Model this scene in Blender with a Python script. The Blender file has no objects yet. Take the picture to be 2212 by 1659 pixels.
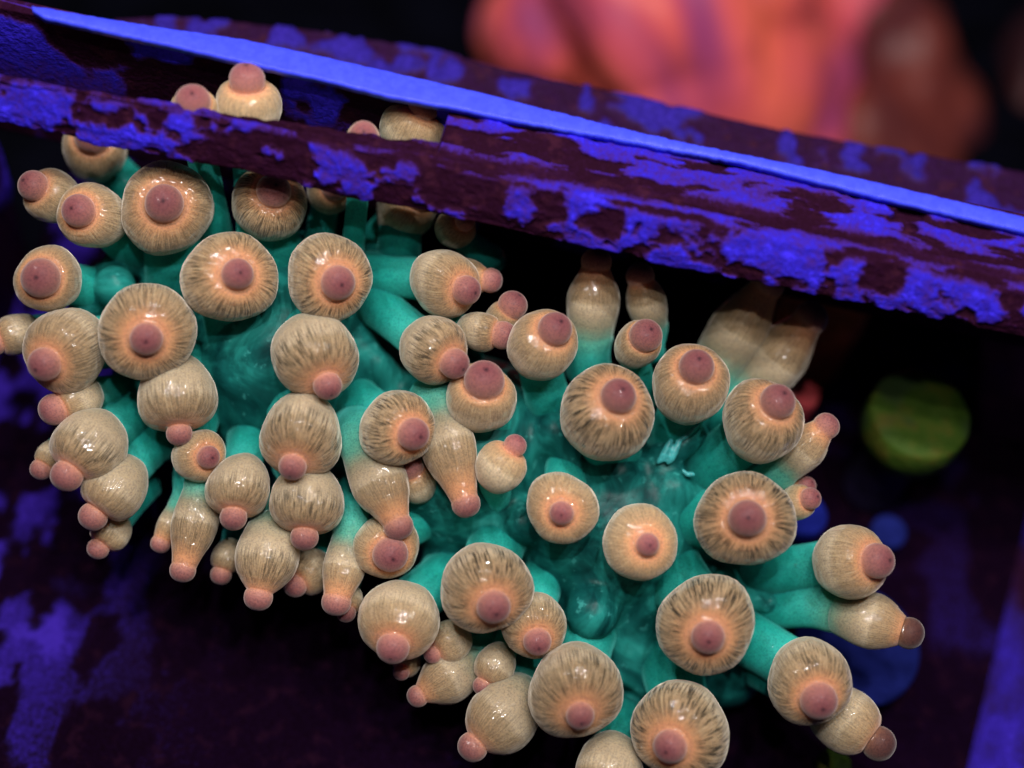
import bpy, bmesh, math, random
import numpy as np
from mathutils import Vector, Matrix
random.seed(7); rng = np.random.default_rng(7)
scene = bpy.context.scene
col = scene.collection

# ------------------------------------------------------------------ camera
D = 0.36                        # distance to the plane in focus (m)
TAN = 0.3153                    # half horizontal field
PITCH, ROLL = math.radians(60), math.radians(12)
FOC = Vector((0, 0, 0.09))
fwd = Vector((0, math.cos(PITCH), -math.sin(PITCH)))
r0 = Vector((1, 0, 0)); u0 = Vector((0, math.sin(PITCH), math.cos(PITCH)))
rgt = r0*math.cos(ROLL) + u0*math.sin(ROLL)
upv = -r0*math.sin(ROLL) + u0*math.cos(ROLL)
CAM = FOC - fwd*D
cam = bpy.data.cameras.new('camera'); camo = bpy.data.objects.new('camera', cam); col.objects.link(camo)
M3 = Matrix((rgt, upv, -fwd)).transposed()
camo.matrix_world = Matrix.Translation(CAM) @ M3.to_4x4()
cam.sensor_width = 36; cam.lens = 18/TAN; cam.clip_start = 0.01; cam.clip_end = 20
cam.dof.use_dof = True; cam.dof.focus_distance = D; cam.dof.aperture_fstop = 3.3
scene.camera = camo
# ------------------------------------------------------------------ world and lamps
w = bpy.data.worlds.new('World'); scene.world = w; w.use_nodes = True
w.node_tree.nodes['Background'].inputs[0].default_value = (0.16, 0.20, 0.42, 1)
w.node_tree.nodes['Background'].inputs[1].default_value = 0.06
LAMPS = [(-0.11, 0.02), (-0.05, 0.075), (0.015, 0.0), (0.02, 0.09), (0.08, 0.03), (0.13, 0.08), (-0.02, -0.04), (-0.15, 0.09)]
for (lx, ly) in LAMPS:
    l = bpy.data.lights.new('led', 'AREA'); l.shape = 'DISK'; l.size = 0.009; l.energy = 0.62
    l.color = (1.0, 0.97, 0.96)
    o = bpy.data.objects.new('led_lamp', l); col.objects.link(o)
    o.location = (lx*1.5, ly*1.35 - 0.095, 0.62)
vs = scene.view_settings
vs.view_transform = 'Standard'; vs.look = 'None'; vs.gamma = 1; vs.exposure = 0; vs.use_curve_mapping = False
scene.render.engine = 'CYCLES'

# ------------------------------------------------------------------ helpers
PX = 2*TAN*D/2212               # metres per unit of the 2212-wide layout, in the focus plane
def ray(px, py):
    k = TAN/1106
    return rgt*((px-1106)*k) - upv*((py-829.5)*k) + fwd
def P(px, py, d=0.0):           # layout point at d units nearer than the focus plane
    return CAM + ray(px, py)*(D - d*PX)
def onz(px, py, z):
    r = ray(px, py); return CAM + r*((z-CAM.z)/r.z)
def ony(px, py, y):
    r = ray(px, py); return CAM + r*((y-CAM.y)/r.y)
def dep(p): return (D - (p-CAM).dot(fwd))/PX

_tab = rng.random((256, 256))
def vnoise(x, y, seed=0):
    x = np.asarray(x, float) + seed*37.17; y = np.asarray(y, float) + seed*91.7
    xi = np.floor(x).astype(int); yi = np.floor(y).astype(int)
    fx = x-xi; fy = y-yi; fx = fx*fx*(3-2*fx); fy = fy*fy*(3-2*fy)
    t = lambda a, b: _tab[a % 256, b % 256]
    return (t(xi, yi)*(1-fx)+t(xi+1, yi)*fx)*(1-fy) + (t(xi, yi+1)*(1-fx)+t(xi+1, yi+1)*fx)*fy
def fbm(x, y, seed=0, oc=4):
    s = 0; a = .5; n = 0
    for i in range(oc):
        s = s + a*vnoise(x*2**i, y*2**i, seed+i*3); n += a; a *= .55
    return s/n
def sstep(a, b, x):
    t = np.clip((x-a)/(b-a), 0, 1); return t*t*(3-2*t)

def link(name, me, mat, parent=None):
    o = bpy.data.objects.new(name, me); col.objects.link(o)
    if mat: me.materials.append(mat)
    if parent: o.parent = parent
    return o
def empty(name, loc=(0, 0, 0)):
    o = bpy.data.objects.new(name, None); col.objects.link(o); o.location = loc; o.empty_display_size = .01
    return o
def tag(o, label, cat, group=None):
    o['label'] = label; o['category'] = cat
    if group: o['group'] = group
    return o
def mesh(name, v, f, smooth=True):
    me = bpy.data.meshes.new(name); me.from_pydata([tuple(p) for p in v], [], f); me.update()
    if smooth: me.polygons.foreach_set('use_smooth', [True]*len(me.polygons))
    return me
def fattr(me, name, vals):
    a = me.attributes.new(name, 'FLOAT', 'POINT'); a.data.foreach_set('value', np.asarray(vals, np.float32).ravel())
def vattr(me, name, vals):
    a = me.attributes.new(name, 'FLOAT_VECTOR', 'POINT'); a.data.foreach_set('vector', np.asarray(vals, np.float32).ravel())

# ------------------------------------------------------------------ materials
class NT:
    def __init__(s, name):
        s.m = bpy.data.materials.new(name); s.m.use_nodes = True; s.t = s.m.node_tree
        s.b = s.t.nodes['Principled BSDF']
    def n(s, kind, **kw):
        x = s.t.nodes.new(kind)
        for k, v in kw.items(): setattr(x, k, v)
        return x
    def l(s, a, b): s.t.links.new(a, b)
    def put(s, sock, v):
        if hasattr(v, 'is_output') or hasattr(v, 'links'): s.l(v, sock)
        else: sock.default_value = v
    def math(s, op, a, b=None, c=None, clamp=False):
        x = s.n('ShaderNodeMath', operation=op, use_clamp=clamp); s.put(x.inputs[0], a)
        if b is not None: s.put(x.inputs[1], b)
        if c is not None: s.put(x.inputs[2], c)
        return x.outputs[0]
    def rng(s, v, a, b, c=0., d=1.):
        x = s.n('ShaderNodeMapRange', interpolation_type='SMOOTHSTEP'); s.put(x.inputs[0], v)
        for i, q in enumerate((a, b, c, d)): x.inputs[i+1].default_value = q
        return x.outputs[0]
    def attr(s, name, o='Fac'): return s.n('ShaderNodeAttribute', attribute_name=name).outputs[o]
    def noise(s, vec, scale, detail=3, rough=.55, dist=0., o=0):
        x = s.n('ShaderNodeTexNoise')
        if vec is not None: s.l(vec, x.inputs['Vector'])
        x.inputs['Scale'].default_value = scale; x.inputs['Detail'].default_value = detail
        x.inputs['Roughness'].default_value = rough; x.inputs['Distortion'].default_value = dist
        return x.outputs[o]
    def ramp(s, f, stops, mode='LINEAR'):
        x = s.n('ShaderNodeValToRGB'); s.put(x.inputs[0], f); r = x.color_ramp; r.interpolation = mode
        while len(r.elements) < len(stops): r.elements.new(.5)
        for e, (p, c) in zip(r.elements, stops): e.position = p; e.color = (*c, 1)
        return x.outputs[0]
    def mix(s, f, a, b, mode='MIX'):
        x = s.n('ShaderNodeMix', data_type='RGBA', blend_type=mode); s.put(x.inputs[0], f)
        for sk, v in ((x.inputs[6], a), (x.inputs[7], b)):
            if isinstance(v, tuple): sk.default_value = (*v, 1)
            else: s.l(v, sk)
        return x.outputs[2]
    def bump(s, h, strength, dist):
        x = s.n('ShaderNodeBump'); s.l(h, x.inputs['Height'])
        s.put(x.inputs['Strength'], strength); x.inputs['Distance'].default_value = dist
        s.l(x.outputs[0], s.b.inputs['Normal']); return x.outputs[0]
    def coord(s, o='Object'): return s.n('ShaderNodeTexCoord').outputs[o]
    def geo(s, o='Position'): return s.n('ShaderNodeNewGeometry').outputs[o]
    def set(s, **kw):
        for k, v in kw.items(): s.put(s.b.inputs[k.replace('_', ' ')], v)
        return s.m

def mat_tentacle():
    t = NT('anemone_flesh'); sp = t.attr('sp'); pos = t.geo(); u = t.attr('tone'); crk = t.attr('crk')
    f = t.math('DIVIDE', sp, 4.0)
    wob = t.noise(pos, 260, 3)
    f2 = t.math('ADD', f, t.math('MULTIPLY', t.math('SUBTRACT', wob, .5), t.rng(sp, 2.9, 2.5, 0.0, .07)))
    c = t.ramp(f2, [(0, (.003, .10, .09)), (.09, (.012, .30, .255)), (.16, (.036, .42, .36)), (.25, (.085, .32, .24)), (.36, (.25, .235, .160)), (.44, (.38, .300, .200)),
                    (.515, (.54, .425, .290)), (.56, (.38, .280, .172)), (.66, (.37, .240, .135)), (.712, (.52, .265, .135)), (.744, (.68, .29, .15)), (.757, (.60, .265, .17)),  # pale rim stop puts the translucent limb glow into the base colour
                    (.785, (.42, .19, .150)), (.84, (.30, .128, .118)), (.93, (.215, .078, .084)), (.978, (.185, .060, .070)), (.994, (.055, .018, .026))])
    # speckle on the bulb, faint streaks on the stalk
    spk = t.noise(pos, 2300, 2, .6)
    c = t.mix(t.math('MULTIPLY', t.rng(spk, .42, .72), .32), c, (.80, .66, .42), 'SOFT_LIGHT')
    c = t.mix(t.math('MULTIPLY', t.rng(spk, .56, .30), .30), c, (.08, .06, .04), 'MULTIPLY')
    # meridional splits in the brown skin of the bulb
    d = t.attr('dirv', 'Vector')
    mp = t.n('ShaderNodeMapping'); t.l(d, mp.inputs[0]); mp.inputs['Scale'].default_value = (19, 19, 1.5)
    warp = t.noise(mp.outputs[0], .9, 2, .5, 0, 1)
    vm = t.n('ShaderNodeVectorMath', operation='MULTIPLY_ADD'); t.l(warp, vm.inputs[0]); vm.inputs[1].default_value = (1.5, 1.5, .5); t.l(mp.outputs[0], vm.inputs[2])
    n1 = t.noise(vm.outputs[0], 1.6, 1.4, .5)
    line = t.rng(n1, .485, .44)
    big = t.rng(t.noise(d, 1.7, 1), .36, .60)
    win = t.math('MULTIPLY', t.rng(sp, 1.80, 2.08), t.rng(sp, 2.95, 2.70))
    lm = t.math('MULTIPLY', t.math('MULTIPLY', line, win), t.math('MULTIPLY', crk, t.math('ADD', t.math('MULTIPLY', big, .5), .5)), clamp=True)
    mp2 = t.n('ShaderNodeMapping'); t.l(d, mp2.inputs[0]); mp2.inputs['Scale'].default_value = (26, 26, 2.0)
    n2 = t.noise(mp2.outputs[0], 1.0, 2, .6, .5)
    hair = t.math('MULTIPLY', t.rng(n2, .52, .36), t.math('MULTIPLY', win, .40))
    c = t.mix(hair, c, (.14, .105, .06))
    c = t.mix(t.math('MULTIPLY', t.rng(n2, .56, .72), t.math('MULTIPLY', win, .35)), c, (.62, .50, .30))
    c = t.mix(t.math('MULTIPLY', lm, .92), c, (.030, .024, .016))
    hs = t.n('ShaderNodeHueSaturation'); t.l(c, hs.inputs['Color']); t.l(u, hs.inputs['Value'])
    h = t.math('SUBTRACT', t.math('MULTIPLY', t.noise(pos, 900, 2), .35), lm)
    t.bump(h, .6, .0006)
    b2 = t.n('ShaderNodeBump'); t.l(t.noise(pos, 520, 0, .5), b2.inputs['Height']); b2.inputs['Strength'].default_value = .8; b2.inputs['Distance'].default_value = .00075
    t.l(b2.outputs[0], t.b.inputs['Coat Normal'])
    tint = t.mix(.45, hs.outputs[0], (1., .95, .86)); tint = t.mix(t.rng(sp, 1.2, .7), tint, (.10, .55, .48)); t.l(tint, t.b.inputs['Sheen Tint'])
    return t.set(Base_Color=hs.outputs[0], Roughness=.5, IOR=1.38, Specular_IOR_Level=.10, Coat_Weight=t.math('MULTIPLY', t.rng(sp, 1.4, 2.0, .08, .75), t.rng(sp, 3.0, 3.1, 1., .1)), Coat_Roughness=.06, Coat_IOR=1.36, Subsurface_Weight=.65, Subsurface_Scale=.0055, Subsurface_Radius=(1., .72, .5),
                 Sheen_Weight=1.0, Sheen_Roughness=.40)

def mat_body():
    t = NT('anemone_disc_skin'); pos = t.geo()
    a = t.noise(pos, 58, 4, .6, 1.2); b = t.noise(pos, 420, 3)
    c = t.ramp(a, [(.32, (.002, .035, .036)), (.46, (.006, .105, .095)), (.60, (.018, .25, .215)), (.74, (.06, .42, .37))])
    c = t.mix(t.math('MULTIPLY', t.rng(b, .60, .74), .4), c, (.08, .5, .45))
    t.bump(t.math('ADD', a, t.math('MULTIPLY', b, .3)), .18, .002)
    return t.set(Base_Color=c, Roughness=.38, IOR=1.36, Specular_IOR_Level=.2, Subsurface_Weight=.2, Subsurface_Scale=.003, Subsurface_Radius=(.5, 1., 1.))

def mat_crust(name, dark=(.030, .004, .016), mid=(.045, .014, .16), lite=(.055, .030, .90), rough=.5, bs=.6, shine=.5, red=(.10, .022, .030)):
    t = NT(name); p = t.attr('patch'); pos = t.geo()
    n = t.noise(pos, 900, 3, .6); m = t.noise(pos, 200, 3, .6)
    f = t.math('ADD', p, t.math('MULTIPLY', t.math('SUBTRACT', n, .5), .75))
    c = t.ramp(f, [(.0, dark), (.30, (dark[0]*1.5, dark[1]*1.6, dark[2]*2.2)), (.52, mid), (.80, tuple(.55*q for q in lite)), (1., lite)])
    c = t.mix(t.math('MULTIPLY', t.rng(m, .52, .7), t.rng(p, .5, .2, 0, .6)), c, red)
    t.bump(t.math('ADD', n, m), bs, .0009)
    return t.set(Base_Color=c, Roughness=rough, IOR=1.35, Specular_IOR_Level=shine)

def mat_plain(name, colr, var=.3, scale=120, rough=.4, bs=.25, dist=.001, **kw):
    t = NT(name); n = t.noise(t.geo(), scale, 4, .6)
    c = t.mix(t.rng(n, .3, .7), tuple(q*(1-var) for q in colr), tuple(min(1, q*(1+var)) for q in colr))
    t.bump(n, bs, dist)
    return t.set(Base_Color=c, Roughness=rough, IOR=1.35, **kw)

M_TEN, M_BODY = mat_tentacle(), mat_body()
M_LEDGE = mat_crust('coralline_ledge', dark=(.018, .0028, .012), rough=.8, shine=.05, mid=(.05, .014, .20), red=(.050, .010, .024))
M_PANEL = mat_crust('coralline_panel', dark=(.013, .002, .009), mid=(.022, .008, .085), lite=(.05, .022, .50), shine=.1, red=(.022, .004, .010))
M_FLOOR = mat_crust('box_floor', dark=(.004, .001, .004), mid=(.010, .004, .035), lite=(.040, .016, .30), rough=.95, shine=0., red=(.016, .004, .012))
M_OUTER = mat_crust('coralline_outer', dark=(.020, .004, .022), mid=(.035, .012, .12), lite=(.04, .02, .34), shine=.1, red=(.05, .01, .02))
M_RIM = mat_plain('blue_acrylic_edge', (.055, .075, .98), .12, 500, .35, .35, .0006)

# ------------------------------------------------------------------ aquarium behind the box
ZF = 0.125                                   # top of the box's ledge
Y_FRONT = onz(1100, 440, ZF).y               # front of the ledge
Y_WALL = onz(1100, 250, ZF).y                # back panel of the box
X_L = onz(-130, 235, 0.11).x; Z0 = .02; X_R = onz(2150, 1450, Z0).x
Y_NEAR = onz(1100, 1900, Z0).y - .03; Y_FAR = .112
XA, XB = X_L, X_R + .02
bed = mesh('aquarium_bed', [(-.6, -.4, -.07), (.8, -.4, -.07), (.8, 1.2, -.07), (-.8, 1.2, -.07)], [(0, 1, 2, 3)])
o = link('aquarium_bed', bed, mat_plain('dark_sand', (.0015, .0016, .004), .5, 60, .9, Specular_IOR_Level=.05)); o['kind'] = 'structure'
wl = mesh('aquarium_wall', [(-.8, 1.2, -.07), (.8, 1.2, -.07), (.8, 1.2, .8), (-.8, 1.2, .8)], [(0, 1, 2, 3)])
o = link('aquarium_wall', wl, mat_plain('dark_glass_back', (.0012, .0013, .004), .3, 20, .9, Specular_IOR_Level=.05)); o['kind'] = 'structure'

# ------------------------------------------------------------------ acrylic box
box = tag(empty('acrylic_box', ((XA+XB)/2, (Y_NEAR+Y_WALL)/2, -.07)),
          'blue edged acrylic box crusted with purple coralline algae around the anemone', 'box')
BL = Vector(box.location)
def child(name, me, mat, parent=box):
    for v in me.vertices: v.co -= BL
    return link(name, me, mat, parent)
def slab(name, p0, ex, ey, nrm, nx, ny, thick, maskf, mat, relief=.0006):
    """a panel: gridded front with crust relief, plain back and sides"""
    p0, ex, ey, nrm = map(np.array, (p0, ex, ey, nrm))
    a, b = np.meshgrid(np.linspace(0, 1, nx), np.linspace(0, 1, ny), indexing='ij')
    pts = p0 + a[..., None]*ex + b[..., None]*ey
    m = maskf(a*np.linalg.norm(ex), b*np.linalg.norm(ey))
    edge = np.minimum(np.minimum(a, 1-a), np.minimum(b, 1-b)) > 1e-6
    pts = pts + (m*relief*edge)[..., None]*nrm
    v = pts.reshape(-1, 3).tolist(); k = np.arange(nx*ny).reshape(nx, ny)
    f = np.stack([k[:-1, :-1], k[1:, :-1], k[1:, 1:], k[:-1, 1:]], -1).reshape(-1, 4)
    if np.dot(np.cross(ex, ey), nrm) < 0: f = f[:, ::-1]
    f = f.tolist()
    c = [k[0, 0], k[-1, 0], k[-1, -1], k[0, -1]]; n0 = len(v)
    v += [(np.array(v[i]) - nrm*thick).tolist() for i in c]
    f.append([n0+3, n0+2, n0+1, n0])
    loops = [k[:, 0], k[-1, :], k[::-1, -1], k[0, ::-1]]
    for i, lp in enumerate(loops):
        f.append([n0+i] + [n0+(i+1) % 4] + [int(q) for q in lp[::-1]])
    me = mesh(name, v, f); fattr(me, 'patch', np.concatenate([m.ravel(), [.2]*4]))
    for p in list(me.polygons)[-5:]: p.use_smooth = False
    return child(name, me, mat)

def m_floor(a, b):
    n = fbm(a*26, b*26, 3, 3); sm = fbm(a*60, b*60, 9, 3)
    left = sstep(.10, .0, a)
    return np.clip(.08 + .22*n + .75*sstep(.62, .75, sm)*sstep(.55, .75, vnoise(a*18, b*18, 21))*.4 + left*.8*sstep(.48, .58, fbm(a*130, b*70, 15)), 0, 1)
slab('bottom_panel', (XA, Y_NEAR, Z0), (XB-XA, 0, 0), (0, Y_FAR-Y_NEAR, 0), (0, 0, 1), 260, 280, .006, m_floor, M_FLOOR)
def m_left(a, b):
    n = fbm(a*55, b*30, 5, 4); w = fbm(a*18, b*12, 6, 2)
    return np.clip(sstep(.50, .62, n*.7+w*.3)*.95 + .12*n, 0, 1)
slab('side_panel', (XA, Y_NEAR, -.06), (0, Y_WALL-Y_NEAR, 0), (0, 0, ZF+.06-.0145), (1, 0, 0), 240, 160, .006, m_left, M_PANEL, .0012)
def m_right(a, b):
    n = fbm(a*40, b*60, 8, 4)
    return np.clip(.50 + 1.6*(n-.48), 0, 1)
pr1, pr2 = onz(2088, 1659, Z0), onz(2222, 1110, Z0); e_ = pr2-pr1; q0 = pr1-e_*.25
slab('side_panel', (q0.x, q0.y, Z0+.0005), tuple(e_*1.9), (.030, .0, .026), (-.655, 0, .755), 200, 60, .006, m_right, M_PANEL, .0008)
def m_back(a, b):
    n = fbm(a*60, b*45, 11, 4)
    top = sstep(.03, .0, .045-b)
    return np.clip(sstep(.48, .58, n)*(.35+.65*top)+.12*n, 0, 1)
slab('back_panel', (XA-.006, Y_WALL, ZF-.045), (XB+.05-XA, 0, 0), (0, 0, .045), (0, -1, 0), 460, 90, .003, m_back, M_LEDGE, .0006)

# ledge: a profile swept along x, with a slot where tentacle tips come up
def ledge():
    x0, x1 = XA-.006, XB+.05
    nx = 900
    xs = np.linspace(x0, x1, nx)
    sA, sB = x0+.0005, onz(962, 275, ZF).x
    ys1 = onz(420, 236, ZF).y; ys2 = onz(900, 307, ZF).y
    xm1, xm2 = onz(420, 236, ZF).x, onz(900, 307, ZF).x
    yb = np.full(nx, Y_WALL-.0006)
    sl = (xs > sA) & (xs < sB)
    ysl = ys1 + (ys2-ys1)*(xs-xm1)/(xm2-xm1) + .0010*(fbm(xs*180, xs*0, 31)-.5)
    yb[sl] = ysl[sl]
    TH = .0090
    # profile parameter list: (kind, t)
    nb, nf, nt, nk = 14, 34, 84, 6
    yfront = Y_FRONT + .0016*(fbm(xs*60, xs*0, 33, 4)-.5)
    rows = []; us = []
    lo = ZF - TH + .0030*(fbm(xs*70, xs*0+4, 35, 4)-.5)
    # front face carries a rounded lower edge
    for i in range(nb):       # underside, back to front
        t = i/nb; rows.append(np.stack([xs, yb+(yfront-yb)*t, lo+.0005+0*xs], -1)); us.append(-.02+.02*t+0*xs)
    for i in range(nf):       # front face, bottom to top (slightly leaning so the light rakes it)
        t = i/nf; yy = yfront + .0050*t**1.5; rows.append(np.stack([xs, yy, lo+(ZF-lo)*t], -1)); us.append(.012*t+0*xs)
    yt = yfront + .0050
    for i in range(nt+1):     # top, front to back
        t = i/nt; zz = ZF + .0004*math.sin(t*9) - .0007*np.sin(np.pi*t*2.1)*(1-sl)
        rows.append(np.stack([xs, yt+(yb-yt)*t, zz], -1)); us.append(.012+(yb-yt)*t)
    for i in range(1, nk):    # back edge down
        t = i/nk; rows.append(np.stack([xs, yb, ZF+(lo+.0005-ZF)*t], -1)); us.append(.04+.012*t+0*xs)
    pts = np.stack(rows, 1); u = np.stack(us, 1); X = np.repeat(xs[:, None], pts.shape[1], 1)
    nr = pts.shape[1]
    # crust mask
    front = sstep(.0135, .0105, u)*(u > -.001)
    nfr = fbm(X*150, u*160, 41, 6); big = fbm(X*42, u*40, 47, 2)
    bias = np.full_like(xs, -.035)
    for (qa, qb) in ((0, 70), (95, 265), (285, 425), (440, 555), (640, 760), (850, 912), (1015, 1310), (1460, 1570), (1690, 1800), (1950, 2300)):
        bias += .10*sstep(onz(qa-14, 400, ZF).x, onz(qa+14, 400, ZF).x, xs)*sstep(onz(qb+14, 400, ZF).x, onz(qb-14, 400, ZF).x, xs)
    nfr = nfr + bias[:, None]
    mfront = sstep(.44, .57, nfr*.75+big*.25)*(.45+.6*fbm(X*300, u*300, 49))
    wob = .004*(fbm(X*60, u*60, 44)-.5)
    ntp = fbm(X*85, (u+wob)*520, 43, 6); bt = fbm(X*40, u*110, 48, 2)
    # the right-hand half of the top is far more overgrown than the left
    dens = .555 - .05*sstep(onz(700, 300, ZF).x, onz(1150, 350, ZF).x, X)
    mtop = sstep(dens-.07, dens+.06, ntp*.85+bt*.15)*(.40+.6*fbm(X*120, u*300, 46))
    # bare reddish step just behind the front lip
    bare = np.exp(-((u-.0165-.0010*np.sin(X*45))/.0022)**2)*.75
    m = front*mfront + (1-front)*mtop*(1-bare)
    m = m*(u > -.004)
    holes = sstep(.70, .76, fbm(X*95, u*140, 52, 3))
    m = np.clip(m, 0, 1)*(1-.9*holes)
    nrm = np.zeros_like(pts)
    du = np.roll(pts, -1, 1)-np.roll(pts, 1, 1)
    nrm[..., 1] = -du[..., 2]; nrm[..., 2] = du[..., 1]
    nrm /= np.linalg.norm(nrm, axis=-1, keepdims=True)+1e-9
    rough = fbm(X*260, u*420, 55, 4)-.5
    pts = pts + nrm*((m*(.0011 if True else 0) + rough*.0009 - holes*.0012)[..., None])
    k = np.arange(nx*nr).reshape(nx, nr); kn = np.roll(k, -1, 1)
    f = np.stack([k[:-1], k[1:], kn[1:], kn[:-1]], -1).reshape(-1, 4)[:, ::-1].tolist()
    f.append(k[0].tolist()); f.append(k[-1][::-1].tolist())
    me = mesh('ledge', pts.reshape(-1, 3).tolist(), f); fattr(me, 'patch', m.ravel())
    return child('ledge', me, M_LEDGE)
ledge()

# bright polished rim over the back panel; its visible width swells and pinches along the run
def rim():
    # (px, py_top, py_bottom) of its upper and lower outline
    L = [(70, 16, 22), (95, 18, 37), (230, 42, 68), (400, 68, 105), (530, 87, 135), (700, 124, 172), (850, 158, 210), (1000, 192, 237), (1150, 230, 268),
         (1300, 268, 294), (1450, 303, 323), (1600, 334, 350), (1750, 364, 388), (1900, 397, 426), (2050, 432, 462), (2212, 470, 500), (2420, 514, 545)]
    pxs = np.array([q[0] for q in L]); n = 420
    q = np.linspace(pxs[0], pxs[-1], n)
    yt = np.interp(q, pxs, [s[1] for s in L]); ybm = np.interp(q, pxs, [s[2] for s in L])
    Zr = ZF+.0035; v = []; f = []; m = 6
    for i in range(n):
        jit = 1.6*(vnoise(q[i]*.09, 3.)-.5) + 2.2*(vnoise(q[i]*.3, 8.)-.5)*sstep(1000, 1300, q[i])*sstep(1800, 1500, q[i])
        A = onz(q[i], yt[i]+jit, Zr); B = onz(q[i], ybm[i]-jit, Zr)
        for t in (0, .06, .5, .94, 1.):
            p = A.lerp(B, t); p.z += .0009*math.sin(math.pi*min(max(t, .08), .92)); v.append(p)
        p = B.copy(); p.z -= .0016; v.append(p); p = A.copy(); p.z -= .0016; v.append(p)
    m = 7
    for i in range(n-1):
        for j in range(m):
            j2 = (j+1) % m; f.append((i*m+j, i*m+j2, (i+1)*m+j2, (i+1)*m+j))
    f.append(tuple(range(m))[::-1]); f.append(tuple((n-1)*m+j for j in range(m)))
    me = mesh('rim', v, f); return child('rim', me, M_RIM)
rim()

def outer():
    z = ZF-.030
    L = [(250, 42), (330, 38), (500, 47), (700, 70), (950, 112), (1100, 150), (1300, 195), (1500, 240), (1700, 283), (1860, 314), (2050, 345), (2212, 372), (2420, 405)]
    nx, ny = 420, 60
    q = np.linspace(250, 2420, nx); yt = np.interp(q, [a[0] for a in L], [a[1] for a in L])
    v = []; msk = []
    for i in range(nx):
        A = onz(q[i], yt[i] + 5*(fbm(q[i]*.02, 1., 61)-.5), z); B = Vector((A.x, Y_WALL+.0032, z))
        for j in range(ny):
            p = A.lerp(B, j/(ny-1)); v.append(p)
    V = np.array([tuple(p) for p in v]).reshape(nx, ny, 3)
    n = fbm(V[..., 0]*120, V[..., 1]*100, 63, 3)
    m = np.clip(sstep(.52, .62, n)*.7 + .25*n, 0, 1)
    V[..., 2] += m*.0010
    k = np.arange(nx*ny).reshape(nx, ny)
    f = np.stack([k[:-1, :-1], k[:-1, 1:], k[1:, 1:], k[1:, :-1]], -1).reshape(-1, 4).tolist()
    vv = V.reshape(-1, 3).tolist(); n0 = len(vv)
    vv += [(p[0], p[1], z-.008) for p in V[:, 0]] + [(p[0], p[1], z-.008) for p in V[:, -1]]
    for i in range(nx-1):
        f.append((int(k[i, 0]), int(k[i+1, 0]), n0+i+1, n0+i))
        f.append((int(k[i+1, -1]), int(k[i, -1]), n0+nx+i, n0+nx+i+1))
        f.append((n0+i, n0+i+1, n0+nx+i+1, n0+nx+i))
    me = mesh('outer_ledge', vv, f); fattr(me, 'patch', np.concatenate([m.ravel(), np.full(2*nx, .2)]))
    return child('outer_ledge', me, M_OUTER)
outer()

# ------------------------------------------------------------------ anemone
an = tag(empty('sea_anemone', P(1150, 1000, -500)), 'bubble tip sea anemone with teal stalks and tan pink tipped tentacles', 'anemone')
an.location.z = Z0
AL = Vector(an.location)
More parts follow.
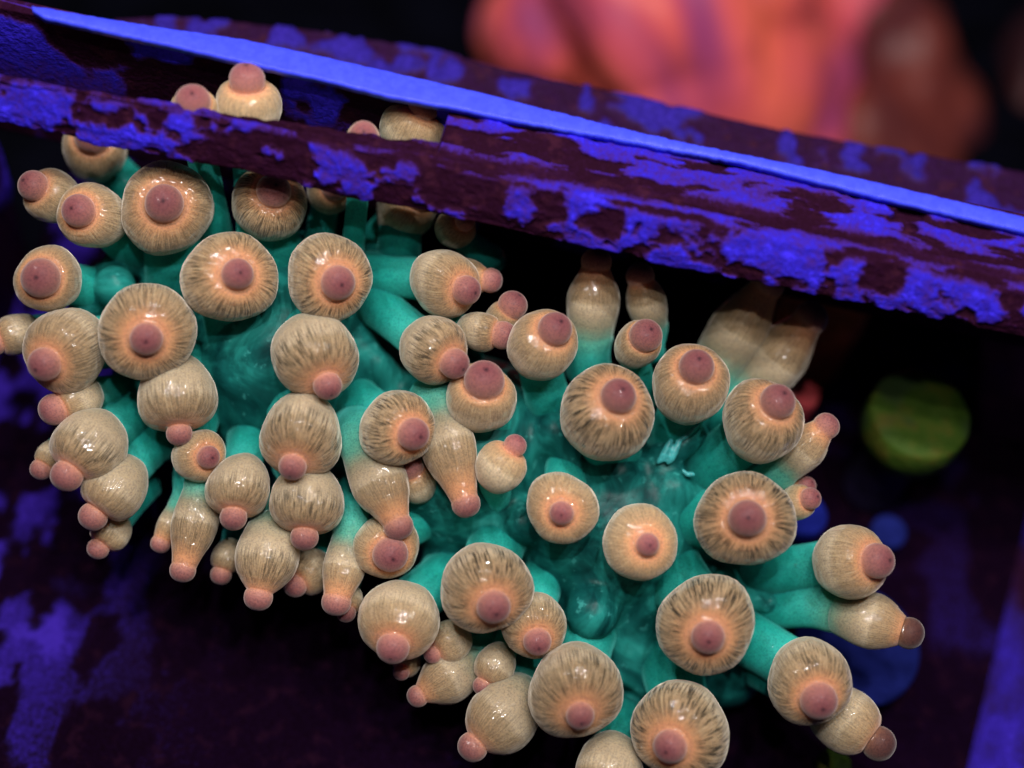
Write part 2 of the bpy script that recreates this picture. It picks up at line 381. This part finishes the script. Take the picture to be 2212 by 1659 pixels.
# (bulb x, y, radius, nub x, y, radius, base x, y, bulb depth, splits)
T = [
 (205,322,70, 200,298,38, 300,430,-190,.1), (113,424,58, 79,405,33, 220,480,-70,.1), (201,467,72, 174,457,36, 290,540,-40,.3), (360,450,100, 355,440,41, 380,600,-40,.35),
 (582,438,82, 591,413,37, 610,560,-80,.8), (712,412,50, 722,405,28, 690,520,-150,.3), (106,603,71, 90,601,42, 220,630,-10,.05), (496,600,101, 513,592,34, 520,760,20,.8),
 (710,600,94, 730,611,37, 620,720,10,.9), (318,716,105, 316,732,35, 390,790,40,.8), (142,757,90, 102,783,36, 280,730,10,.6), (683,773,94, 708,834,31, 620,660,30,.9),
 (962,612,74, 1008,627,32, 800,590,-25,.3), (1005,600,42, 1060,606,27, 880,600,-75,.1), (938,757,73, 982,786,33, 800,650,15,.9), (1040,716,44, 1086,724,31, 950,690,-30,.5),
 (1085,690,36, 1107,660,32, 1030,730,-60,.1), (1172,745,76, 1198,712,37, 1190,900,0,.15), (1281,650,57, 1288,568,33, 1270,800,-125,0), (1396,655,44, 1383,598,31, 1400,760,-130,0),
 (1376,746,50, 1394,726,36, 1390,860,-50,.1), (1311,892,103, 1335,857,38, 1330,1010,40,1.), (1491,830,85, 1504,794,38, 1450,960,0,.4), (1592,715,64, 1655,618,37, 1490,880,-205,0),
 (1680,775,66, 1748,692,38, 1560,900,-215,0), (1647,909,88, 1678,870,38, 1520,1020,20,.8), (1735,968,46, 1783,922,29, 1610,1050,-55,0), (1722,1086,38, 1748,1078,24, 1650,1080,-70,0), (1724,1062,30, 1742,1050,20, 1650,1070,-115,0),
 (1609,1122,106, 1614,1120,40, 1490,1120,50,1.), (1382,1171,82, 1398,1176,25, 1280,1200,40,.0), (1214,1097,78, 1213,1108,26, 1230,1000,40,.25), (1083,1005,55, 1113,962,25, 1080,1110,30,.0),
 (1038,862,74, 1046,822,43, 1110,970,0,.1), (858,925,81, 893,938,35, 760,860,20,1.), (968,960,60, 1006,1086,31, 920,860,-12,.05), (900,1042,42, 885,1008,30, 960,1090,-75,.0),
 (822,1045,60, 860,1135,32, 760,900,0,.2), (833,1178,71, 843,1197,38, 930,1110,-35,.05), (650,946,92, 633,1005,30, 590,820,25,.9), (382,862,87, 387,936,28, 410,760,-5,.5),
 (190,968,80, 148,1022,35, 290,890,10,.9), (165,862,50, 122,882,34, 260,840,-25,.1), (246,1058,70, 204,1112,32, 340,950,-12,.3), (108,985,30, 90,1012,24, 210,950,-70,.0),
 (430,985,57, 451,988,25, 440,890,-20,.1), (515,1058,70, 505,1115,29, 540,940,5,.7), (664,1090,79, 658,1158,30, 640,1000,5,.8), (421,1130,49, 396,1227,28, 420,1010,-30,.6),
 (366,1135,28, 348,1172,22, 400,1020,-85,.0), (578,1202,68, 559,1286,31, 600,1100,-15,.7), (238,1150,42, 214,1182,24, 320,1050,-80,.0), (490,1205,34, 478,1240,23, 510,1100,-110,.0),
 (668,1235,48, 640,1262,26, 690,1130,-100,.0), (742,1225,46, 727,1297,32, 740,1060,-25,.0), (752,1295,32, 748,1322,21, 770,1220,-60,.0), (862,1342,86, 850,1394,35, 970,1240,10,.1),
 (1050,1270,98, 1065,1308,36, 1080,1150,45,1.), (1153,1350,71, 1160,1383,30, 1180,1230,5,.6), (968,1388,48, 936,1412,20, 1050,1330,-50,.0), (968,1462,56, 905,1502,24, 1070,1380,-60,.1),
 (1068,1440,44, 1044,1480,22, 1100,1360,-40,.1), (1085,1548,76, 1024,1610,33, 1140,1440,-25,.1), (1243,1494,102, 1252,1540,30, 1280,1320,40,.8), (1525,1348,107, 1529,1374,36, 1440,1220,50,1.),
 (1470,1578,106, 1449,1610,36, 1450,1430,40,1.), (1748,1472,91, 1766,1508,40, 1590,1360,30,.8), (1838,1214,79, 1888,1212,38, 1640,1240,-10,.1), (1880,1342,60, 1957,1366,34, 1650,1310,-60,.0),
 (1828,1556,72, 1892,1602,38, 1650,1440,-60,.0), (1315,1668,76, 1300,1730,30, 1340,1550,0,.1), (878,452,66, 905,425,30, 800,540,-165,.1), (984,492,44, 1004,478,22, 1060,560,-110,.5),
 (32,722,46, -10,738,30, 130,700,-75,.0), (880,1430,30, 868,1450,18, 940,1380,-95,.0),
]
# tips that come up through the slot: (bulb x,y,R, nub x,y,r, base x,y,depth, splits)
slot = [(420,246,50, 417,222,38, 470,520), (537,232,69, 534,178,38, 560,560), (784,300,36, 785,292,31, 760,560), (893,274,70, 917,226,38, 860,560)]
for (cx, cy, R, nx_, ny_, nr_, bx, by) in slot:
    zc = ZF-.001 if cx in (420, 784) else ZF-.002
    d = dep(onz(cx, cy, ZF-(.0105 if cx == 893 else .006))); T.append((cx, cy, R, nx_, ny_, nr_, bx, by, d, .0))

SEG = 36
def tentacle(sp):
    cx, cy, R, nx_, ny_, nr_, bx, by, d, crk = sp
    dm = d
    sc = (D - d*PX)/D                      # keep the outline's size when nearer or farther
    Rm, rm = R*PX*sc, nr_*PX*sc
    C = P(cx, cy, d)
    off = Vector((nx_-cx, ny_-cy)); ol = off.length*PX*sc
    h = max((.60+.16*min(1, ol/Rm))*Rm + .50*rm, ol/.955)
    if d < -100 or crk == 0: h = max(h, .85*Rm)
    sn = min(ol/h, .97); cs = math.sqrt(1-sn*sn)
    od = off.normalized() if off.length > .01 else Vector((0, 0))
    # axis in the camera's frame at C (viewing ray as the depth axis)
    vz = -(C-CAM).normalized()
    ax = ((rgt*od.x - upv*od.y)*sn + vz*cs).normalized()
    db = min(d-1.7*R, -205) if d > -100 else d-1.5*R
    B = P(bx, by, db)
    k = min(max((h/Rm-1.02)/.55, 0), 1)
    axb = (ax*(.30+.70*k) + vz*.70*(1-k)).normalized()
    BLn = (.80+.6*k)*Rm
    Q = C - axb*BLn
    L = (Q-B).length
    c1 = B + (axb*.35 + (Q-B).normalized()*.65 + vz*.25)*L*.35; c2 = Q - axb*L*.42
    pts = []; rad = []; spv = []; drv = []
    rs = (.68+.18*k)*Rm
    NS = 16
    for i in range(NS):
        t = i/NS; a = (1-t)
        pts.append(B*a**3 + c1*(3*a*a*t) + c2*(3*a*t*t) + Q*t**3)
        rad.append(rs*(1.06 - .12*math.sin(math.pi*t))); spv.append(t); drv.append(-2+t)
    NB = 12
    for i in range(NB):
        x = i/NB; g = (.5-.5*math.cos(math.pi*x))*(.3+.3*k) + (.7-.3*k)*math.sin(math.pi*x/2)**.8
        pts.append(C - axb.lerp(ax, x).normalized()*(BLn*(1-x))); rad.append(rs+(Rm-rs)*g); spv.append(1+x); drv.append(-.95+.95*x)
    st = math.radians(-10-(26-14*k)*max(sn-.3, 0)/.7); sk = h+.94*rm*math.sin(st); rn = rm*math.cos(st); NF = 22
    for i in range(NF):
        ph = math.pi/2*i/NF
        x = math.sin(ph)**.86*(1-k) + (i/NF)*k
        dome = math.cos(ph)**.86; bot = .55*(.5+.5*math.cos(math.pi*(i/NF)**1.05)) + .45*(1-(i/NF)**1.7)
        g = dome*(1-k)+bot*k
        g += .10*math.exp(-((1-i/NF)/.09)**2)*(1-k)*rm/Rm
        pts.append(C + ax*(sk*x)); rad.append(rn+(Rm-rn)*g); spv.append(2+(i/NF)**(1-.42*max(k, (sn-.45)*1.1, 0))); drv.append(i/NF)
    split = len(pts)-1
    NN = 14
    for i in range(NN):
        ph = st + (math.pi/2-st)*i/NN
        pts.append(C + ax*(h + rm*.94*math.sin(ph))); rad.append(rm*math.cos(ph)**.9); spv.append(3+i/NN*.985); drv.append(1+i/NN)
    apex = C + ax*(h+rm*.94)
    n = len(pts)
    # frames
    up = upv.copy(); rings = []
    tv = []
    for i in range(n):
        a = pts[max(i-1, 0)]; b = pts[min(i+1, n-1)]; tv.append((b-a).normalized())
    wb = .6+random.random(); p1, p2, p3 = (random.random()*6.28 for _ in range(3)); s_ = random.random()*50
    side = (up - tv[0]*up.dot(tv[0])).normalized()
    V = []; A = []; DV = []
    for i in range(n):
        side = (side - tv[i]*side.dot(tv[i])).normalized(); bn = tv[i].cross(side)
        amp = 1. if spv[i] < 2.7 else .25
        for j in range(SEG):
            th = 2*math.pi*j/SEG
            rr = rad[i]*(1 + amp*((.030*math.sin(2*th+p1) + .022*math.sin(3*th+p2))*wb + .010*math.sin(7*th+p3)))
            V.append(pts[i] + side*(rr*math.cos(th)) + bn*(rr*math.sin(th)))
            A.append(spv[i]); DV.append((math.cos(th)+s_, math.sin(th)+s_*.7, drv[i]))
    V.append(apex); A.append(4.); DV.append((s_, s_*.7, 2))
    F = []
    for i in range(n-1):
        for j in range(SEG):
            j2 = (j+1) % SEG; F.append((i*SEG+j, i*SEG+j2, (i+1)*SEG+j2, (i+1)*SEG+j))
    for j in range(SEG): F.append(((n-1)*SEG+j, (n-1)*SEG+(j+1) % SEG, n*SEG))
    V = [p-AL for p in V]
    full = bpy.data.meshes.new('tmp'); full.from_pydata([tuple(p) for p in V], [], F); full.update()
    nr = np.zeros(len(V)*3, np.float32); full.vertex_normals.foreach_get('vector', nr); nr = nr.reshape(-1, 3)
    bpy.data.meshes.remove(full)
    tone = random.uniform(.88, 1.12)*(1.3 if crk < .3 and d >= 30 else 1)
    def part(name, lo, hi, parent, tone=tone):        # rings lo..hi
        idx = list(range(lo*SEG, (hi+1)*SEG if hi < n else n*SEG+1)); off_ = lo*SEG
        fs = [tuple(q-off_ for q in f) for f in F if min(f) >= lo*SEG and max(f) < off_+len(idx)]
        me = mesh(name, [V[q] for q in idx], fs)
        me.normals_split_custom_set_from_vertices([tuple(nr[q]) for q in idx])
        fattr(me, 'sp', [A[q] for q in idx]); vattr(me, 'dirv', [DV[q] for q in idx])
        fattr(me, 'crk', [crk]*len(idx)); fattr(me, 'tone', [tone]*len(idx))
        return link(name, me, M_TEN, parent)
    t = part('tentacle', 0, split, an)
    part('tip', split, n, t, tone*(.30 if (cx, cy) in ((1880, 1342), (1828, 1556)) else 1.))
    return B, Rm
bases = [tentacle(s) for s in T]

# body: lobes and a foot grown together
def body():
    bm = bmesh.new()
    def ball(p, r, s=(1, 1, 1)):
        bmesh.ops.create_icosphere(bm, subdivisions=3, radius=r, matrix=Matrix.Translation(Vector(p)-AL))
    for (B, R) in bases[:-4]:
        ball(B - (B-CAM).normalized()*(-.003), R*.80)
    sk = [(330, 600, 110), (400, 740, 120), (560, 620, 120), (560, 760, 130), (520, 900, 110), (640, 850, 120), (720, 700, 120), (820, 780, 120), (880, 650, 90), (900, 950, 120), (1000, 900, 120),
          (760, 960, 110), (1080, 1050, 130), (1200, 980, 130), (1330, 940, 120), (1430, 930, 100), (1230, 1150, 140), (1380, 1080, 140), (1500, 1030, 110), (1500, 1170, 130), (1400, 1280, 140),
          (1250, 1280, 130), (1120, 1230, 110), (1520, 1320, 120), (1430, 1430, 130), (1310, 1420, 120), (1380, 1560, 110), (1560, 1430, 100), (1000, 1150, 100)]
    for (x, y, r) in sk: ball(P(x, y, (-225 if x > 950 else -300)-r*1.0 + random.uniform(-22, 22)), r*PX*1.05)
    # foot down to the box floor
    for (x, y) in ((620, 760), (1000, 980), (1320, 1150)):
        a = P(x, y, -290)
        for i in range(9):
            t = i/8; p = Vector((a.x*(1-.25*t), a.y*(1-.2*t), a.z*(1-t)+(Z0+.004)*t)); ball(p, .024-.006*math.sin(math.pi*t))
    # folds of the disc between the stalks
    for (x, y, r, d) in ((1280, 1320, 66, -10), (1450, 1060, 55, -60), (1130, 1130, 50, -50), (1330, 1020, 55, -45), (540, 850, 50, -80), (470, 780, 45, -70), (250, 620, 50, -60), (1200, 930, 50, -70)):
        ball(P(x, y, d-45-r*.6), r*PX)
    for line in ([(545, 690), (520, 800), (495, 930), 30], [(590, 690), (600, 800), (590, 900), 26], [(440, 740), (460, 830), (480, 900), 28], [(280, 560), (215, 600), (170, 690), 34],
                 [(1180, 880), (1210, 960), (1260, 1040), 34], [(1330, 1040), (1420, 1000), (1500, 940), 34], [(1130, 1120), (1040, 1150), (940, 1150), 36], [(1370, 1070), (1450, 1060), (1540, 1090), 32],
                 [(1190, 1180), (1180, 1250), (1200, 1320), 30], [(1290, 1230), (1330, 1330), (1340, 1450), 36], [(1400, 1260), (1380, 1360), (1390, 1480), 30], [(760, 720), (830, 800), (900, 900), 36],
                 [(700, 870), (730, 960), (760, 1060), 30], [(1120, 930), (1140, 1010), (1170, 1080), 30], [(1560, 1250), (1600, 1290), (1660, 1300), 26]):
        r = line[3]; pl = line[:3]
        for i in range(25):
            t = i/24; x = (1-t)**2*pl[0][0]+2*t*(1-t)*pl[1][0]+t*t*pl[2][0]; y = (1-t)**2*pl[0][1]+2*t*(1-t)*pl[1][1]+t*t*pl[2][1]
            ball(P(x, y, (-165 if x > 950 else -195)-26*math.sin(3*t+r)), r*PX)
    me = bpy.data.meshes.new('body'); bm.to_mesh(me); bm.free()
    o = link('body', me, None, an)
    rm = o.modifiers.new('r', 'REMESH'); rm.mode = 'VOXEL'; rm.voxel_size = .0014
    sm = o.modifiers.new('s', 'SMOOTH'); sm.factor = .6; sm.iterations = 9
    dg = bpy.context.evaluated_depsgraph_get(); me2 = bpy.data.meshes.new_from_object(o.evaluated_get(dg))
    o.modifiers.clear(); o.data = me2
    nv = len(me2.vertices); co = np.zeros(nv*3, np.float32); me2.vertices.foreach_get('co', co); co = co.reshape(-1, 3)
    no = np.zeros(nv*3, np.float32); me2.vertex_normals.foreach_get('vector', no); no = no.reshape(-1, 3)
    n1 = fbm(co[:, 0]*90+co[:, 2]*50, co[:, 1]*90-co[:, 2]*30, 71, 3); n2 = 1-np.abs(fbm(co[:, 0]*70, co[:, 1]*70+co[:, 2]*40, 75, 2)*2-1)*3
    co = co + no*((n1-.5)*.0012 + np.clip(n2, 0, 1)*.0005)[:, None]
    me2.vertices.foreach_set('co', co.ravel()); me2.update()
    me2.polygons.foreach_set('use_smooth', [True]*len(me2.polygons))
    me2.materials.clear(); me2.materials.append(M_BODY)
    bpy.data.meshes.remove(me)
body()
def mouth():          # pale folded lips in the middle of the disc
    bm = bmesh.new()
    for (x0_, y0_, x1_, y1_, r) in ((1422, 998, 1450, 955, 9), (1442, 1000, 1468, 960, 8), (1462, 952, 1510, 920, 6), (1475, 1015, 1500, 1030, 6)):
        for i in range(12):
            t = i/11; bmesh.ops.create_icosphere(bm, subdivisions=2, radius=r*PX*(.6+.5*math.sin(math.pi*t)), matrix=Matrix.Translation(P(x0_+(x1_-x0_)*t, y0_+(y1_-y0_)*t+4*math.sin(5*t), -92)-AL))
    me = bpy.data.meshes.new('mouth'); bm.to_mesh(me); bm.free()
    o = link('mouth', me, mat_plain('pale_lip', (.05, .34, .34), .3, 900, .2), an)
    a = o.modifiers.new('r', 'REMESH'); a.mode = 'VOXEL'; a.voxel_size = .0004; a.use_smooth_shade = True
mouth()

# ------------------------------------------------------------------ small frags on the box floor
def frag(name, px, py, r, h, mat, label, cat, lump=.0, plug=True, seed=1, z0=None):
    z0 = Z0+.0003
    c = onz(px, py, z0+h); d = (c-CAM).dot(fwd)/D; R = r*PX*d
    root = tag(empty(name, (c.x, c.y, z0)), label, cat)
    def lathe(nm, prof, mt, lmp):
        n = 48; v = []; f = []
        for (rr, z) in prof:
            for j in range(n):
                th = 2*math.pi*j/n; q = rr*(1+lmp*(vnoise(math.cos(th)*1.7+9, math.sin(th)*1.7+9, seed)-.5))
                v.append((q*math.cos(th), q*math.sin(th), z + lmp*.006*(vnoise(q*400*math.cos(th)/1.+5, q*400*math.sin(th)+5, seed)-.5)*(z > h*.6)))
        for i in range(len(prof)-1):
            for j in range(n): f.append((i*n+j, i*n+(j+1) % n, (i+1)*n+(j+1) % n, (i+1)*n+j))
        f.append(tuple(range(n))[::-1]); f.append(tuple((len(prof)-1)*n+j for j in range(n)))
        return link(nm, mesh(nm, v, f), mt, root)
    b = min(.0015, h*.3)
    if plug:
        lathe('plug_base', [(R*.6, 0), (R*.6, b), (R*.5, h*.55), (R*.86, h*.66), (R*.88, h*.74)], M_PANEL2, 0)
    lathe('crust', [(R*.94, h*.70 if plug else 0), (R, h*.82), (R*.985, h-b*.4), (R*.93, h), (R*.6, h), (R*.35, h-.0003), (R*.12, h-.0006), (R*.02, h-.0006)], mat, lump)
    return root
M_PANEL2 = mat_plain('dark_ceramic', (.02, .012, .05), .3, 200, .6)
def mat_green():
    t = NT('green_polyp_crust'); n = t.noise(t.geo(), 130, 3, .6); m = t.noise(t.geo(), 60, 2)
    c = t.ramp(n, [(.30, (.025, .055, .005)), (.5, (.038, .072, .008)), (.66, (.075, .068, .010))])
    c = t.mix(t.rng(m, .48, .62), c, (.028, .05, .016)); t.bump(n, .6, .002)
    return t.set(Base_Color=c, Roughness=.6, Specular_IOR_Level=.08)
frag('green_coral_disc', 1990, 893, 113, .042, mat_green(), 'round mossy green encrusting coral disc on the box floor', 'coral', .03, True, 3)
frag('coral_frag', 1805, 1650, 36, .010, mat_green(), 'small olive green coral disc half hidden behind tentacles', 'coral', .15, True, 5)
M_RED = mat_plain('red_coral', (.60, .07, .08), .3, 150, .45); M_ORG = mat_plain('orange_coral', (.75, .15, .035), .35, 150, .45)
frag('coral_frag', 1738, 850, 37, .030, M_RED, 'small red coral knob beside the dark tentacles', 'coral', .25, False, 7)
frag('coral_frag', 1785, 655, 92, .030, M_ORG, 'wide orange coral piece partly under the crusted ledge', 'coral', .35, False, 9)
M_BLU = mat_plain('blue_plug', (.008, .012, .10), .25, 160, .9, Specular_IOR_Level=.05)
frag('frag_plug', 1855, 1390, 138, .012, M_BLU, 'large dark blue round frag plug under the drooping tentacles', 'frag plug', .03, True, 11)
frag('frag_plug', 1738, 1108, 52, .022, mat_plain('blue_plug_bright', (.010, .016, .20), .25, 160, .9, Specular_IOR_Level=.05), 'bright blue frag plug showing beside the small tan tentacle', 'frag plug', .05, True, 13)
frag('frag_plug', 1922, 1146, 40, .010, M_BLU, 'small blue frag plug above the thick pink tipped tentacle', 'frag plug', .05, True, 15)

# ------------------------------------------------------------------ corals out of focus behind the box
def mat_coral(name, stops, s):
    t = NT(name); n = t.noise(t.coord(), s, 3, .55, .8)
    c = t.ramp(n, stops); t.bump(n, .7, .01)
    return t.set(Base_Color=c, Roughness=.45, IOR=1.35)
def coral(name, lobes, mat, label, seed):
    ps = [P(x, y, d) for (x, y, r, d) in lobes]
    root_loc = Vector((sum(p.x for p in ps)/len(ps), sum(p.y for p in ps)/len(ps), -.07))
    bm = bmesh.new()
    for p, (x, y, r, d) in zip(ps, lobes):
        sc = (D-d*PX)/D
        bmesh.ops.create_icosphere(bm, subdivisions=4, radius=r*PX*sc, matrix=Matrix.Translation(p-root_loc))
        nst = 6
        for i in range(1, nst+1):       # stem of each lobe down to the bed
            t = i/nst; q = p.lerp(Vector((root_loc.x, root_loc.y, -.065)), t)
            bmesh.ops.create_icosphere(bm, subdivisions=2, radius=r*PX*sc*.6, matrix=Matrix.Translation(q-root_loc))
    me = bpy.data.meshes.new(name); bm.to_mesh(me); bm.free()
    o = link(name, me, None); o.location = root_loc
    a = o.modifiers.new('r', 'REMESH'); a.mode = 'VOXEL'; a.voxel_size = .004
    b = o.modifiers.new('s', 'SMOOTH'); b.iterations = 5
    dg = bpy.context.evaluated_depsgraph_get(); m2 = bpy.data.meshes.new_from_object(o.evaluated_get(dg)); o.modifiers.clear(); o.data = m2
    nv = len(m2.vertices); co = np.zeros(nv*3, np.float32); m2.vertices.foreach_get('co', co); co = co.reshape(-1, 3)
    no = np.zeros(nv*3, np.float32); m2.vertex_normals.foreach_get('vector', no); no = no.reshape(-1, 3)
    n1 = fbm(co[:, 0]*30+co[:, 2]*25, co[:, 1]*30-co[:, 2]*25, seed, 3)
    co = co + no*((n1-.5)*.030)[:, None]
    m2.vertices.foreach_set('co', co.ravel()); m2.update()
    m2.polygons.foreach_set('use_smooth', [True]*len(m2.polygons)); m2.materials.clear(); m2.materials.append(mat)
    bpy.data.meshes.remove(me)
    return tag(o, label, 'coral')
mc = mat_coral('red_fleshy_coral', [(.34, (.34, .05, .18)), (.45, (.80, .11, .13)), (.55, (.90, .15, .09)), (.66, (1., .20, .40))], 11)
coral('fleshy_coral', [(1180, 60, 130, -2350), (1320, -60, 160, -2150), (1440, 30, 150, -2050), (1480, 170, 160, -2250), (1620, 200, 160, -2350), (1390, 200, 150, -2450), (1740, 150, 160, -2550), (1600, -40, 160, -2250), (1780, 10, 160, -2650), (1500, 270, 120, -2350), (1700, 290, 130, -2450)],
      mc, 'large glowing red and pink fleshy coral rising behind the box rim', 81)
md = mat_coral('dimmed_coral', [(.35, (.07, .016, .022)), (.52, (.18, .034, .026)), (.66, (.24, .055, .026))], 12)  # dark red-brown: the dimmer light on this side is put into the colour
coral('fleshy_coral', [(1900, 120, 160, -2650), (1860, 300, 150, -2550), (1990, 260, 150, -2750), (1930, 380, 140, -2550)], md, 'coral mound coloured brown for dim light, between the red coral and the dark one', 83)
coral('fleshy_coral', [(2190, 200, 130, -3050), (2200, 340, 140, -2950), (2300, 120, 150, -3050), (2090, 380, 120, -2850)], mat_coral('dark_coral', [(.35, (.02, .008, .014)), (.6, (.07, .018, .018))], 12), 'almost black coral mound at the far end behind the rim', 85)
